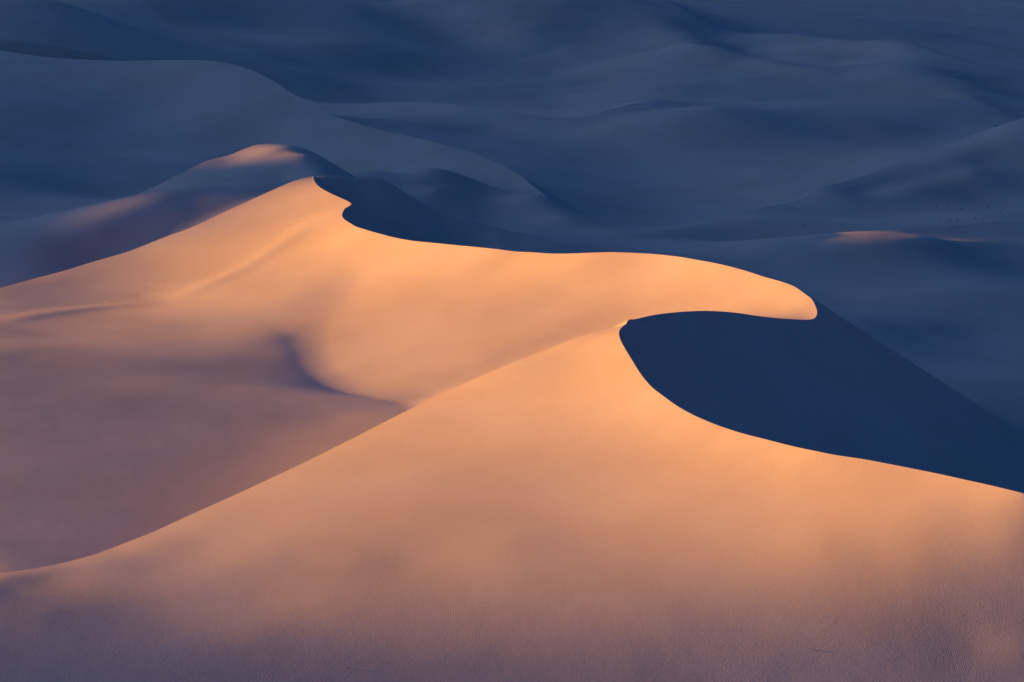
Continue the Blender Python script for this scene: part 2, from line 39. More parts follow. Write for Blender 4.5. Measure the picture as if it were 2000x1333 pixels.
 'B': ([-0.588237,7.42828,0.038640996,-0.554341,7.36687,-0.054749894,-0.515885,7.29013,0.036168156,-0.481622,7.22791,-0.20018144,-0.416053,7.10809,0.11407545,-0.314688,6.98952,0.21917895,-0.233403,6.89398,0.083131368,-0.1217,6.75688,0.38057106,-0.0603087,6.69552,0.033561355,0,6.63448,0.45687907,0.0440485,6.60545,-0.34311061,0.118298,6.56283,0.54504168,0.177917,6.58022,-0.32263318,0.239845,6.65386,-0.37427774,0.291424,6.73918,0.078473553,0.547782,8.72,1.1437793,0.622015,8.66,-0.66312897,0.695132,8.6,-0.030003604,0.766341,8.53,-0.61851141,0.836289,8.46,-0.27240824,0.90604,8.4,-1.0955961,0.504731,10,0.33891809,0.567482,9.75,0.36914037,0.619406,9.55,0.49618144,0.670504,9.35,-0.52975377,0.705094,9.25,-0.6979895,0.833942,9.3,0.54268827,0.902665,9.15,0.33869048,0.968806,9,0.12055269,1.0357,8.88,0.11109942,1.08485,8.8,0.060536043,1.1357,8.73,0.43939374,1.17601,8.68,0.35661782,1.2176,8.62,0.10137491,1.26794,8.56,0.23253933,1.33291,8.48,-0.13458448,1.3963,8.4,-0.024535075,1.49218,8.3,0.080407554,1.68603,8.15,0.18821959,1.15885,7.15,0.65647502,1.21185,7.08,-0.049230981,1.2618,7,-0.2244627,0.795723,6.12,-0.056954022,0.839375,6.1,0.34112394,0.913756,6.06,-0.27313484,0.193886,5.35,-0.0050696682,0.170707,6.3,0.0066367139,0.107829,5.96,-0.24101318,0.320231,5.9,-0.12136285,0.394898,5.45,-0.025080516,0.341765,6.9,-0.068695561,-0.115397,6.4,-0.60863079,0,6.12,0.13567589,-0.234364,6.5,-0.07497603,-0.362307,6.7,-0.34231766,0.484817,6.72,-0.044881602,0.746244,6.9,-0.055052955,0.420752,7.8,-0.056538998,0.648308,7.2,0.096318754,0.455218,6.3,-0.20199457,0.650311,6,0.20400339,0.517436,5.72,0.22797738,0.743752,5.88,0.010072666,0.719248,8.9,-2.1317945,0.64592,9,-1.0201601,0.583482,9.3,-0.14504386,1.40495,11.2,0.082070933,1.26813,10.1,-0.14858711,1.57863,12.6,0.0058653622,1.01218,11.3,0.0095836257,1.11864,12.5,-0.0045962341,1.67836,10.4,0.048942127,1.48653,9.2,0.079504393,2.25518,12.6,0.009713474,0.860359,7.35,-0.044204574,1.07355,8.3,0.12881828,1.22304,8.1,-0.13476601,1.25494,7.75,1.2816468,1.29942,7.6,0.65006391,1.0445,7.25,0.078494526,0.959533,6.65,0.19525422,0.924316,6.4,-0.23080588,0.447457,10,0.048405884,0.221029,8.2,-0.46684354,0.381506,8.5,0.10916693,3,15,-0.0020999455,0,15,-0.00069058206,4,10,0.014313735,3,6.5,-0.018453652,-1.5,6.2,-0.062745473,-3,7,-0.016277655,-2.00258,7.45,0.035673831,-1.54973,7.2,0.019734007,-1.25669,7,0.016109687,-1.14954,6.92,-0.018412705,-1.04433,6.84,-0.010705128,-0.906719,6.73,0.0027316741,-0.772943,6.62,0.070390066,-0.667645,6.52,0.16949816,-0.608549,6.45,0.08749673,-0.576127,6.41,0.043870819,-0.527159,6.33,-0.019597141,-0.477366,6.24,-0.092021082,-0.430472,6.16,-0.0082288153,-0.382898,6.07,-0.097841003,-0.323497,5.98,-0.017133279,-0.265634,5.89,-0.047696291,-0.182248,5.77,-0.023945187,-0.128422,5.69,0.0075163149,-0.0761406,5.62,0.13665467,-0.0379777,5.53,-0.022985749,0,5.43,0.02853885,0.0242427,5.36,0.084801246,0.0477936,5.28,0.063113295,0.0706447,5.2,-0.065691347,0.103125,5.08,-0.02047985,0.134921,4.96,0.019424125,0.164208,4.84,-0.015558398,0.183512,4.77,-0.026742339,0.206459,4.74,0.077917133,0.23805,4.77,0.00018077943,0.286568,4.86,-0.027424312,0.336674,4.95,-0.0011355832,0.388381,5.04,0.0043068362,0.427944,5.11,0.01270035,0.469371,5.18,-0.050916537,0.551879,5.3,-0.0090965717,0.608547,5.38,0.072674669,0.693757,5.48,-0.017342956,0.809339,5.6,-0.030879929,0.932188,5.74,-0.065761502,1.0491,5.82,0.0044690548,1.28502,5.95,0.0394949,1.64323,6.1,0.16142223,0.534114,8.50243,0.53841118,0.561449,8.93757,0.9910582,0.606505,8.44406,0.31177472,0.637525,8.87594,0.85611532,0.67781,8.3857,0.54161585,0.712454,8.8143,0.088403431,0.74726,8.31761,0.59545604,0.785423,8.74239,-0.32864002,0.815483,8.24953,0.35180725,0.857095,8.67047,0.43022697,0.88352,8.19121,-0.16309585,0.92856,8.60879,0.31535353,0.492129,9.75032,-0.076454252,0.517334,10.2497,-0.13812185,0.553319,9.50666,-0.0028502522,0.581645,9.99334,-0.1727052,0.603953,9.31175,0.84266873,0.634859,9.78825,-0.36247656,0.653784,9.11685,-0.45609585,0.687224,9.58315,-0.43586271,0.687518,9.01942,0.45787205,0.72267,9.48058,-0.11782142,0.813177,9.06843,0.24829863,0.854707,9.53157,-0.10073547,0.880208,8.92236,0.24780645,0.925123,9.37764,0.084150385,0.944725,8.77629,-0.16047434,0.992887,9.22371,-0.24236521,1.00999,8.65949,-0.91315157,1.06142,9.10051,-0.21839842,1.05793,8.58165,-0.35973901,1.11177,9.01835,-0.025695831,1.10754,8.51357,-1.5745695,1.16385,8.94643,-0.080989415,1.14687,8.46496,0.15268005,1.20514,8.89504,0.012985366,1.18746,8.40662,0.16052764,1.24774,8.83338,-0.074493545,1.23658,8.34831,0.082183007,1.29929,8.77169,-0.17717274,1.29999,8.27057,-0.012804857,1.36583,8.68943,-0.33609723,1.36186,8.19284,-0.052842768,1.43073,8.60716,-0.17199477,1.45547,8.09577,-0.049885528,1.5289,8.50423,0.037286232,1.64476,7.95047,0.03846997,1.72731,8.34953,-0.14939064,1.13025,6.97355,0.029383842,1.18745,7.32645,-0.19706513,1.18199,6.90554,0.22873496,1.24171,7.25446,-0.015227173,1.23076,6.82778,-0.055585974,1.29285,7.17222,-0.36110829,0.775996,5.96828,0.46926028,0.81545,6.27172,0.10942079,0.818586,5.94892,0.15321937,0.860163,6.25108,-0.1291912,0.891168,5.91019,0.05887139,0.936345,6.20981,-0.091320339,0.147123,5.41287,0.17535502,0.192586,5.31082,-0.16294033,0.103371,5.71179,-0.19437989,0.0531296,5.87686,0.39428016,0.251135,5.54375,-0.16342969,0.352429,5.55701,0.097038843,0.461182,5.65935,-0.22918126,0.325261,5.99639,0.040457382,0.531159,5.87352,0.076539798,0.64342,5.93275,-0.36300618,0.757341,5.98928,-0.41183044,0.222022,6.14537,-0.16884278,-0.114364,6.3388,0.22142789,-0.230572,6.39384,0.53711565,-0.0589806,6.54322,-0.31386908,-0.307197,6.8202,0.25338839,-0.181931,6.73251,-0.3205306,-0.39843,6.91134,-0.44990022,0,6.5073,0.17956185,0.115705,6.41509,-0.30327965,0.231083,6.40801,0.090146584,0.291323,6.46578,0.077084975,0.342501,6.32983,0.12610581,0.463899,6.43403,0.66003696,0.206097,7.63078,0.15566087,0.147626,8.20512,0.42011436,0.273373,7.59243,-0.047513192,0.158578,8.83281,-0.18617883,0.242759,9.02557,-0.076419343,0.391504,8.72275,0.20850225,0.523584,8.32738,-0.60472917,0.664334,8.21543,-0.37353801,0.566147,7.8691,0.20740018,0.406891,7.53608,-0.081656253,0.707882,7.8713,-0.104802,0.491472,9.14186,0.50333408,0.607718,8.91337,-0.18572102,0.705523,8.9327,1.0051698,0.471848,8.76337,-1.1763224,0.400244,8.92432,-0.23737978,0.877061,8.88501,0.089661023,1.01794,8.72433,0.20373897,1.06789,8.49481,0.95772191,0.92327,8.5658,0.53340033,1.15331,8.56659,0.93591197,1.16751,7.92325,0.58108493,1.26661,7.82449,-1.278873,1.32248,7.65197,-0.8854597,1.07258,7.85128,0.28790886,1.15578,7.55286,-0.090307264,0.964798,7.65821,-0.40955555,0.904934,6.69384,0.048997983,0.816329,6.46376,0.73699777,1.01604,6.62741,-0.40507647,0.759804,7.03188,-0.07859484,0.749997,6.39337,-0.71822482,1.22171,11.366,-0.048473483,1.60011,11.1579,-0.019181421,1.28775,10.2594,0.22907081,1.81401,10.6424,-0.11760999,1.04296,11.6472,-0.013209847],
  (0.116633978,0.0317776585,-0.00844553793)),
 'D': ([-0.407768,7.55,-0.090908557,-0.568195,7.9,-0.40321555,-1.06855,8.5,-0.20527127,-1.12759,9,0.19086313,-0.457808,8.5,-0.091888408,-0.485938,9.05,-0.16066867,-1.57795,8.8,-0.030147643,-1.61979,9.05,-0.10776554,-0.788731,8.8,-0.56353656,-0.32982,9.45,-0.11662823,-0.207145,9.25,-0.71774577,-0.0811412,9.05,-0.64080521,0,8.9,-0.34735459,-0.142049,7.9,0.036042786,0,7.9,-0.064386118,0.164917,9.2,0.34598919,0.221029,8.2,-0.65759699,0.447457,10,-0.031947749,0.0643806,7.15,-0.0073010069,0.420752,7.8,0.12177085,0.381506,8.5,0.44929106,0.255643,7.1,0.22338917,-3,15,-0.0014758711,0,15,-0.00048608268,-4,10,0.0030221345,-2,10,0.0027778198,-2.00258,7.45,-0.041151529,-1.54973,7.2,-0.074271865,-1.25669,7,0.0094177056,-1.14954,6.92,-0.015563961,-1.04433,6.84,-0.013909641,-0.906719,6.73,-0.013370141,-0.772943,6.62,0.033304162,-0.667645,6.52,0.15475972,-0.608549,6.45,0.062196576,-0.576127,6.41,0.083561965,-0.527159,6.33,-0.20812813,-0.588237,7.42828,-0.32745047,-0.554341,7.36687,0.064180915,-0.515885,7.29013,0.025038191,-0.481622,7.22791,-0.051472843,-0.416053,7.10809,-0.018750547,-0.314688,6.98952,0.0075984852,-0.233403,6.89398,0.037817071,-0.1217,6.75688,-0.079659412,-0.0603087,6.69552,0.059475708,0,6.63448,0.05398383,0.0440485,6.60545,-0.1415387,0.118298,6.56283,0.024156662,0.177917,6.58022,0.047338,0.239845,6.65386,-0.099097352,0.291424,6.73918,0.24522171,0.124796,6.92468,-0.12083088,0.218383,6.73244,-0.10435559,0.206097,7.63078,0.1637316,0.147626,8.20512,0.59372907,0.273373,7.59243,0.056829621,0.068772,7.6377,-0.04321053,-0.069403,7.71016,-0.060343255,-0.141701,7.8758,0.24382223,-1.00367,7.99623,-0.33221217,-1.27156,7.88166,0.43205929,-1.0933,8.72098,0.22023446,-0.713195,7.94503,0.31382695,-0.797509,8.90338,0.20064421,-0.555738,7.7268,0.54327901,-0.455927,8.46508,0.61320766,-0.48834,9.08638,0.48630924,-0.414456,7.67619,-0.16889126,-0.297519,8.27577,-0.4712049,-0.159634,8.89165,0.12285818,-0.24482,9.10219,0.087114057,0,8.68284,-0.057285921,-0.166896,9.31899,0.36930695,-0.0491414,9.13796,0.088256496,0.0803454,8.95602,0.36253908,0,9.2489,0.41734475,0.158578,8.83281,0.1177266,0.242759,9.02557,-0.33193698,0.391504,8.72275,-0.85827587,0.523584,8.32738,-0.31181068,0.664334,8.21543,0.28116274,0.566147,7.8691,0.026818797,0.406891,7.53608,-0.358526,0.707882,7.8713,-0.048545667,0.491472,9.14186,-0.13959796,0.607718,8.91337,0.76611317,0.705523,8.9327,-0.64983016,0.471848,8.76337,0.29209211,0.400244,8.92432,0.2991226,1.04296,11.6472,0.0010265456],
  (0.315797816,-0.0182044976,-0.00961349368)),
 'W': ([0.111182,2.7439,2.5071153,0.123484,2.81974,-0.27824392,0.140289,2.84816,-0.005884137,0.15708,2.8706,0.60201217,0.179088,2.88804,-0.33013369,0.195761,2.90108,0.14408789,0.212586,2.91409,0.38411439,0.235013,2.92833,0.21681848,0.252061,2.93986,0.074083894,0.269047,2.94933,-0.1194462,0.297432,2.96376,0.80063955,0.313583,2.97319,-0.29813269,0.319829,2.98093,-1.1823541,0.32422,2.9918,-2.2825438,0.326407,3.00262,1.0693442,0.324106,3.0347,1.4540931,0.318301,3.05443,0.27654942,0.308884,3.08402,0.22324439,0.297111,3.10866,0.83196894,0.285147,3.13328,-0.22792965,0.265526,3.17262,-0.24463811,0.247479,3.20155,0.95425192,0.221252,3.24492,-0.06970074,0.193973,3.28336,0.69172282,0.165662,3.31456,-0.21514758,0.121678,3.34784,0.073705231,0.0917828,3.36697,0.67386648,0.0537581,3.39991,-0.13155266,0.0230688,3.43078,0.43182063,0,3.45144,-0.0016125232,-0.0157479,3.4669,0.63375239,-0.0477173,3.50219,0.26332828,-0.0969734,3.55949,0.23733612,-0.130882,3.60366,-0.19453714,-0.165736,3.65189,0.53490629,-0.193333,3.69916,0.77290584,-0.215107,3.76405,-0.15449527,-0.226266,3.80345,0.0097131436,-0.230679,3.83182,0.24013076,-0.230812,3.85809,-0.12770868,-0.228816,3.88448,0.63401867,-0.223237,3.89819,-0.33734405,-0.222203,3.91143,-0.91669237,-0.224698,3.92449,0.46094606,-0.232582,3.95024,-0.056599958,-0.250024,4.00143,0.18456514,-0.264003,4.04998,-0.039406412,-0.278974,4.1096,0.032383876,-0.289374,4.16405,0.12043173,-0.295658,4.21711,-0.24346243,-0.299309,4.25331,-1.1107262,-0.307165,4.24472,1.111186,-0.325135,4.22783,0.23692237,-0.341973,4.19837,-0.078733253,-0.37482,4.13858,0.048988709,-0.415103,4.06683,-0.12673397,-0.449598,3.96432,0.2950985,0.0744238,2.71677,-1.0422144,0.0542517,2.69937,-0.53901236,0.0244557,2.67501,-0.39243599,0,2.65101,-0.048122664,-0.0235662,2.62703,0.016440238,-0.0593918,2.59258,0.11150253,0.0648454,2.96,-0.15086599,0,2.94,-0.48550957,-0.0542105,2.96,0.11175866,-0.0800274,2.91,-1.2567021,-0.21963,3.16,-0.1360744,-0.118701,3.25,-0.16663283,-0.125978,3.46,0.5839657,0.0615515,3.38,0.22384271,-0.29212,3.60702,0.1916514,-0.273956,3.49693,0.28191258,-0.256991,3.39524,0.40094939,-0.247407,3.33059,0.14938143,-0.238562,3.26536,0.28932651,-0.229097,3.1975,0.23966265,-0.220255,3.13599,0.29547905,-0.20951,3.07711,0.01518835,-0.198097,3.02137,0.14873337,-0.182884,2.97935,0.43636474,-0.167491,2.94762,0.029932438,-0.147079,2.91699,0.2696692,-0.127541,2.89793,0.38580083,-0.10572,2.88257,0.0002519566,-0.0787318,2.86244,0.34379139,-0.30682,3.05,-0.0088989787,-0.371991,2.9,-0.0037181456,-0.2876,2.85,-0.016134467,-0.243194,3.02,-0.038722068,-0.415324,3.25,0.033749458,-0.481949,3.1,-0.027865051,-0.209164,2.85,-0.077807845,0.090736,3.10696,-0.13109944,0.0619895,3.08572,-0.26981598,0.0335337,3.05837,-0.25611988,0,3.02332,-0.26235784,-0.027404,2.99516,-0.33257247,-0.327683,4.11252,-0.062197388,-0.360533,3.97688,-0.0082104928,-0.40188,4.02997,-0.18076268,-0.283034,3.90253,-0.095894669,-0.247044,3.89411,0.15937925,-0.244767,3.74524,-0.40522406,-0.18468,3.63096,-0.57869678,-0.128916,3.54623,0.067169085,-0.0632909,3.48201,-0.42242962,0,3.42264,-1.0504703,0.0613217,3.37262,-0.487561,0.178454,3.27057,-0.80891567,0.231742,3.18341,-0.55281915,0.281773,3.09366,-0.44771936,0.309863,3.03566,-0.35435737,-0.37461,3.74719,-0.055810338,-0.345036,3.80004,0.15014878,-0.313521,3.83899,-0.11488292,-0.263784,3.62583,-0.48175326,-0.192384,3.52367,-0.26779168,-0.126317,3.47039,-0.59179293,-0.0618078,3.39513,-0.093228859,0,3.32959,0.14830405,0.0595908,3.27131,-0.27471743,0.116927,3.20842,-0.034567667,0.173183,3.16804,-0.025586066,0.226231,3.10288,-0.064368143,0.277276,3.04096,-0.68592565,-0.217144,3.40264,-0.30093086,-0.151971,3.33289,0.20295231,-0.0899053,3.28621,0.16525488,-0.029444,3.2277,0.038466566,0.0292556,3.20804,-0.073412769,0.0867269,3.17003,0.17049019,-0.249254,3.41758,-0.3326988,-0.218177,3.22746,-0.28769465,-0.199389,3.11418,-0.21005324,-0.183089,3.0492,0.9533182,-0.163848,2.9812,-0.23481548,-0.216621,3.29604,-0.31195892,-0.197699,3.1811,-0.10552716,-0.17069,3.11076,-0.040399131,-0.178339,3.04417,-1.0465986,-0.154168,3.00657,-0.20791527,-0.135319,2.95381,-0.1436698,-0.109421,2.9875,0.1152943,-0.0810533,2.94971,0.46666055,-0.107016,2.91909,-0.061556004,-0.114491,3.1318,0.13903372,-0.056538,3.09308,-0.11130321,-0.0277043,3.0294,0.77573687,0,3.08441,0.040306456,0.028204,3.0879,0.33390546,0.0570039,3.12247,0.31883145],
  (-0.0539714738,0.210768012,0.0510704254)),
}
KNOTS = [(57.335,192.917,7.464),(51.511,198.552,8.777),(46.700,201.991,10.197),(41.800,205.836,11.553),(38.321,207.800,12.427),(34.954,210.740,12.589),(31.553,214.156,12.668),(28.007,217.378,12.775),(24.353,220.647,12.812),(20.733,225.577,12.690),(18.109,229.238,12.739),(16.219,232.467,12.901),(14.345,236.940,13.058),(12.855,241.817,13.357),(11.747,246.706,13.702),(10.926,254.170,14.052),(10.443,259.696,14.259),(10.188,264.288,14.283),(10.188,266.905,14.375),(10.579,272.049,14.000),(11.118,274.390,14.061),(12.348,281.974,13.261),(14.029,284.816,13.158),(15.708,287.060,13.054),(17.909,288.804,12.929),(19.576,290.108,12.797),(21.259,291.409,12.559),(23.501,292.833,12.137),(25.206,293.986,11.704),(26.905,294.933,11.331),(29.743,296.376,10.901),(31.358,297.319,10.662),(31.983,298.093,10.589),(32.422,299.180,10.685),(32.641,300.262,10.951),(32.637,301.343,11.387),(32.411,303.470,11.828),(31.830,305.443,12.191),(30.888,308.402,12.552),(29.711,310.866,12.716),(28.515,313.328,12.717),(26.553,317.262,12.853),(24.748,320.155,13.041),(22.125,324.492,13.001),(19.397,328.336,12.956),(16.566,331.456,12.844),(12.168,334.784,12.585),(9.178,336.697,12.253),(5.376,339.991,11.661),(2.307,343.078,11.348),(0.000,345.144,11.276),(-1.575,346.690,11.249),(-4.772,350.219,11.074),(-9.697,355.949,10.763),(-13.088,360.366,10.482),(-16.574,365.189,10.554),(-19.333,369.916,10.659),(-21.511,376.405,10.413),(-22.627,380.345,10.520),(-23.068,383.182,10.676),(-23.081,385.809,10.831),(-22.882,388.448,11.026),(-22.324,389.819,11.138),(-22.220,391.143,11.186),(-22.470,392.449,11.274),(-23.258,395.024,11.278),(-25.002,400.143,11.303),(-26.400,404.998,11.229),(-27.897,410.960,11.184),(-28.937,416.405,11.219),(-29.566,421.711,11.211),(-29.931,425.331,11.140),(-30.717,424.472,11.123),(-32.514,422.783,10.780),(-34.197,419.837,10.321),(-37.482,413.858,9.332),(-41.510,406.683,8.059),(-44.960,396.432,7.304),(-48.940,391.728,6.244),(-52.633,386.181,5.377),(-56.217,380.304,4.952),(-59.481,373.649,4.611),(-63.003,368.207,4.232),(-65.955,362.147,4.049),(-72.388,345.227,4.307),(-79.660,323.119,4.885)]
JOINT = 20
EDGE = [(11.118,274.390,14.061),(7.442,271.677,13.559),(5.425,269.937,13.156),(2.446,267.501,12.387),(0.000,265.101,11.879),(-2.357,262.703,11.288),(-5.939,259.258,10.308),(-9.333,254.343,9.516),(-11.510,250.744,9.057),(-13.625,247.146,8.583),(-15.676,243.524,8.171),(-18.611,237.825,7.751),(-21.439,232.613,7.361),(-23.465,228.764,7.108),(-25.540,224.922,6.890),(-28.397,219.442,6.561),(-30.840,215.057,6.403),(-32.376,211.966,6.488),(-34.037,210.025,6.458),(-36.230,208.009,6.456),(-38.291,206.586,6.428),(-43.248,202.751,6.532),(-49.301,196.666,6.820)]
CRESTS = {'P': [(-99.417,437.972,-0.182),(-92.241,441.900,0.492),(-81.226,447.792,1.418),(-74.379,450.738,1.856),(-67.994,454.666,2.346),(-62.432,459.576,3.819),(-58.004,464.486,5.418),(-53.813,469.396,7.230),(-50.893,473.324,8.550),(-47.420,477.252,8.988),(-45.048,479.707,9.726),(-43.438,481.180,10.269),(-42.611,481.671,10.349),(-39.173,482.162,10.211),(-36.924,481.180,10.094),(-34.619,479.216,9.647),(-32.268,476.270,8.877),(-29.944,473.324,7.906),(-27.957,471.360,7.009),(-26.323,469.396,6.121),(-24.065,466.450,4.593),(-21.370,462.522,2.531),(-18.261,457.612,0.301)],
 'A': [(-200.258,745.000,15.539),(-154.973,720.000,13.174),(-125.669,700.000,10.844),(-114.954,692.000,10.042),(-104.433,684.000,9.823),(-90.672,673.000,10.329),(-77.294,662.000,11.318),(-66.764,652.000,11.645),(-60.855,645.000,10.834),(-57.613,641.000,10.161),(-52.716,633.000,8.509),(-47.737,624.000,6.548),(-43.047,616.000,5.125),(-38.290,607.000,3.519),(-32.350,598.000,2.575),(-26.563,589.000,2.002),(-18.225,577.000,1.462),(-12.842,569.000,0.986),(-7.614,562.000,0.185),(-3.798,553.000,-0.362),(0.000,543.000,-1.045),(2.424,536.000,-1.816),(4.779,528.000,-2.959),(7.064,520.000,-3.757),(10.313,508.000,-4.139),(13.492,496.000,-4.118),(16.421,484.000,-3.894),(18.351,477.000,-3.624),(20.646,474.000,-3.441),(23.805,477.000,-3.668),(28.657,486.000,-4.158),(33.667,495.000,-4.441),(38.838,504.000,-4.692),(42.794,511.000,-4.798),(46.937,518.000,-4.929),(55.188,530.000,-4.163),(60.855,538.000,-3.172),(69.376,548.000,-2.104),(80.934,560.000,0.144),(93.219,574.000,2.545),(104.910,582.000,5.320),(128.502,595.000,9.567),(164.323,610.000,15.962)],
 'S': [(-2.105,463.942,-1.798),(0.000,463.105,-2.110),(6.315,463.847,-2.719),(12.711,466.766,-3.498),(19.101,467.578,-3.737),(25.566,469.306,-4.316),(32.027,470.286,-4.709),(38.380,469.657,-4.579),(42.603,469.226,-4.391),(48.948,468.891,-3.744),(55.295,468.663,-3.155),(64.086,470.861,-2.805),(73.123,474.143,-2.723),(80.002,476.759,-2.633),(86.953,479.412,-2.412),(101.059,484.636,-2.339),(125.353,493.981,-2.459)],
 'B': [(-58.824,742.828,-2.963),(-55.434,736.687,-3.503),(-51.589,729.013,-3.892),(-48.162,722.791,-3.997),(-41.605,710.809,-3.129),(-31.469,698.952,-1.887),(-23.340,689.398,-0.917),(-12.170,675.688,-0.314),(-6.031,669.552,-0.490),(0.000,663.448,-0.956),(4.405,660.545,-1.464),(11.830,656.283,-1.600),(17.792,658.022,-1.763),(23.984,665.386,-1.914),(29.142,673.918,-1.614)]}
SPUR_KNOTS = [[(-29.952,425.631,11.145),(-27.794,426.831,11.278),(-24.009,428.131,10.858),(-20.563,428.931,10.649),(-18.242,428.931,9.674),(-15.521,428.531,8.004),(-11.631,427.831,6.217),(-6.966,426.831,4.784),(0.000,424.831,2.790),(7.665,421.831,0.644),(12.214,419.831,-0.770)]]
FOLDS = [([(-42.443,355.549,0.000),(-39.462,361.168,0.000),(-34.821,368.174,0.000),(-30.134,377.131,0.000),(-26.543,385.118,0.000)],0.1,2),
 ([(-60.420,331.063,0.000),(-56.343,343.216,0.000),(-51.261,351.425,0.000),(-43.279,354.383,0.000)],0.1,2.2),
 ([(-75.107,413.685,0.000),(-69.372,413.140,0.000),(-62.085,414.738,0.000),(-58.690,417.601,0.000),(-53.820,424.419,0.000),(-51.845,458.385,0.000),(-46.673,460.811,0.000)],0.35,4),
 ([(48.379,443.861,0.000),(56.424,443.722,0.000),(64.848,446.225,0.000),(75.277,460.433,0.000),(84.326,464.200,0.000)],0.6,3.5),
 ([(-33.114,948.734,0.000),(-20.802,928.922,0.000),(-8.176,911.920,0.000),(0.000,900.788,0.000),(9.530,884.563,0.000)],3.6,14),
 ([(12.191,676.296,0.000),(18.035,667.036,0.000),(23.957,664.621,0.000),(29.147,674.020,0.000),(36.848,705.618,0.000)],1.5,7),
 ([(38.728,899.872,0.000),(47.906,890.117,0.000),(54.781,872.022,0.000),(60.225,838.460,0.000),(67.119,830.354,0.000)],1.2,8),
 ([(61.388,529.706,0.000),(66.896,535.609,0.000),(73.662,542.899,0.000),(84.284,548.494,0.000),(99.734,557.755,0.000)],-1.1,4.5),
 ([(-21.296,391.607,0.000),(-18.234,418.794,0.000),(-13.676,418.428,0.000)],0.25,1.2),
 ([(83.100,926.678,0.000),(96.571,897.081,0.000),(107.824,874.590,0.000),(117.332,865.967,0.000),(125.824,849.399,0.000),(138.003,830.163,0.000),(147.867,822.434,0.000)],0.9,7),
 ([(57.806,1113.544,0.000),(60.833,937.873,0.000),(69.941,917.490,0.000)],1.1,7),
 ([(67.070,829.723,0.000),(73.651,819.766,0.000),(79.590,805.114,0.000),(85.544,793.060,0.000),(92.175,788.851,0.000)],1,7),
 ([(117.446,768.058,0.000),(121.254,748.124,0.000),(119.957,700.804,0.000),(124.171,690.235,0.000)],0.8,6),
 ([(-11.750,651.558,0.000),(0.000,639.211,0.000),(11.547,640.076,0.000),(23.030,638.542,0.000)],-0.6,7),
 ([(-21.826,388.415,0.000),(-19.789,419.706,0.000),(-15.271,420.866,0.000),(-10.719,421.813,0.000)],0.18,0.9)]
TUFTS_LEFT = [(-60.486,337.626,4.396),(-59.751,336.578,4.411),(-58.771,344.281,3.966),(-57.755,342.694,3.991),(-56.107,342.138,3.933),(-56.332,351.926,3.484),(-55.633,353.215,3.419),(-53.689,353.120,3.336),(-49.172,359.822,3.413),(-48.865,360.992,3.501),(-48.285,363.670,3.752),(-47.562,364.251,3.844),(-45.468,366.199,4.204),(-46.189,362.263,3.738),(-51.353,355.725,3.267),(-38.584,365.514,5.004)]
TUFTS_RIGHT = [(79.027,525.372,-5.971),(80.789,525.051,-6.028),(83.369,523.279,-6.076),(88.707,525.701,-6.258),(86.773,501.732,-3.888),(74.761,492.522,-3.822),(75.898,488.833,-3.780),(77.050,488.252,-3.764),(80.442,490.651,-3.640),(82.022,491.070,-3.605),(85.789,492.802,-3.559),(87.993,493.136,-3.585),(49.853,482.027,-3.843)]
TWIGS = [((21.247,194.371,4.078),'lone dark twig on the shaded sand near the bottom edge'),((22.234,198.089,5.515),'small pale twig on the near dune above the lone dark twig'),((-11.298,189.968,4.024),'tiny dry twig at the foot of the near dune, bottom middle'),((-49.756,294.301,6.395),'single dark speck of scrub on the mauve sand at the far left'),((114.083,668.685,-4.764),'lone dark shrub perched on the straight ridge at the right'),((102.822,991.663,-5.253),'small dark shrub on the rim of the far dome dune')]
NA, GY = 900, .0021
DM = 1500.0
RANGE_P = [-2600, 30, 104, 139, 156, 169, 184, 202, 226, 340, 360, 377, 394, 404, 409, 414, 430, 450, 458, 468, 474, 520, 600, 700, 3300]
RANGE_Z = [40, 40, 20, 12.5, 8.5, 5, 1, -6, -40, -40, -4, 3.5, 6.5, 7, 9, 18, 20, 15, 7.5, 7, 21, 28, 40, 50, 60]  # skyline of the added range, shaped to shade far dunes and the nearest sand
# ------------------------------------------------------------------ relief of the dune field
def ray(u, v):
    u = np.asarray(u, float); v = np.asarray(v, float)
    xn = (u-1000.0)/F_PX; yn = (v-666.5)/F_PX
    dy = math.cos(PITCH)-yn*math.sin(PITCH); dz = -math.sin(PITCH)-yn*math.cos(PITCH)
    return xn/dy, dz/dy
def catmull(p, step):
    p = np.asarray(p, float); out = []
    q = np.vstack([2*p[0]-p[1], p, 2*p[-1]-p[-2]])
    for i in range(1, len(q)-2):
        p0, p1, p2, p3 = q[i-1], q[i], q[i+1], q[i+2]
        d0, d1, d2 = [max(np.linalg.norm(b-a), 1e-6)**.5 for a, b in ((p0, p1), (p1, p2), (p2, p3))]
        m1 = d1*((p1-p0)/d0-(p2-p0)/(d0+d1)+(p2-p1)/d1); m2 = d1*((p2-p1)/d1-(p3-p1)/(d1+d2)+(p3-p2)/d2)
        n = max(1, int(math.ceil(np.linalg.norm(p2-p1)/step))); s = np.arange(n)[:, None]/n
        out.append((2*p1-2*p2+m1+m2)*s**3+(-3*p1+3*p2-2*m1-m2)*s**2+m1*s+p1)
    out.append(q[-2][None]); return np.vstack(out)
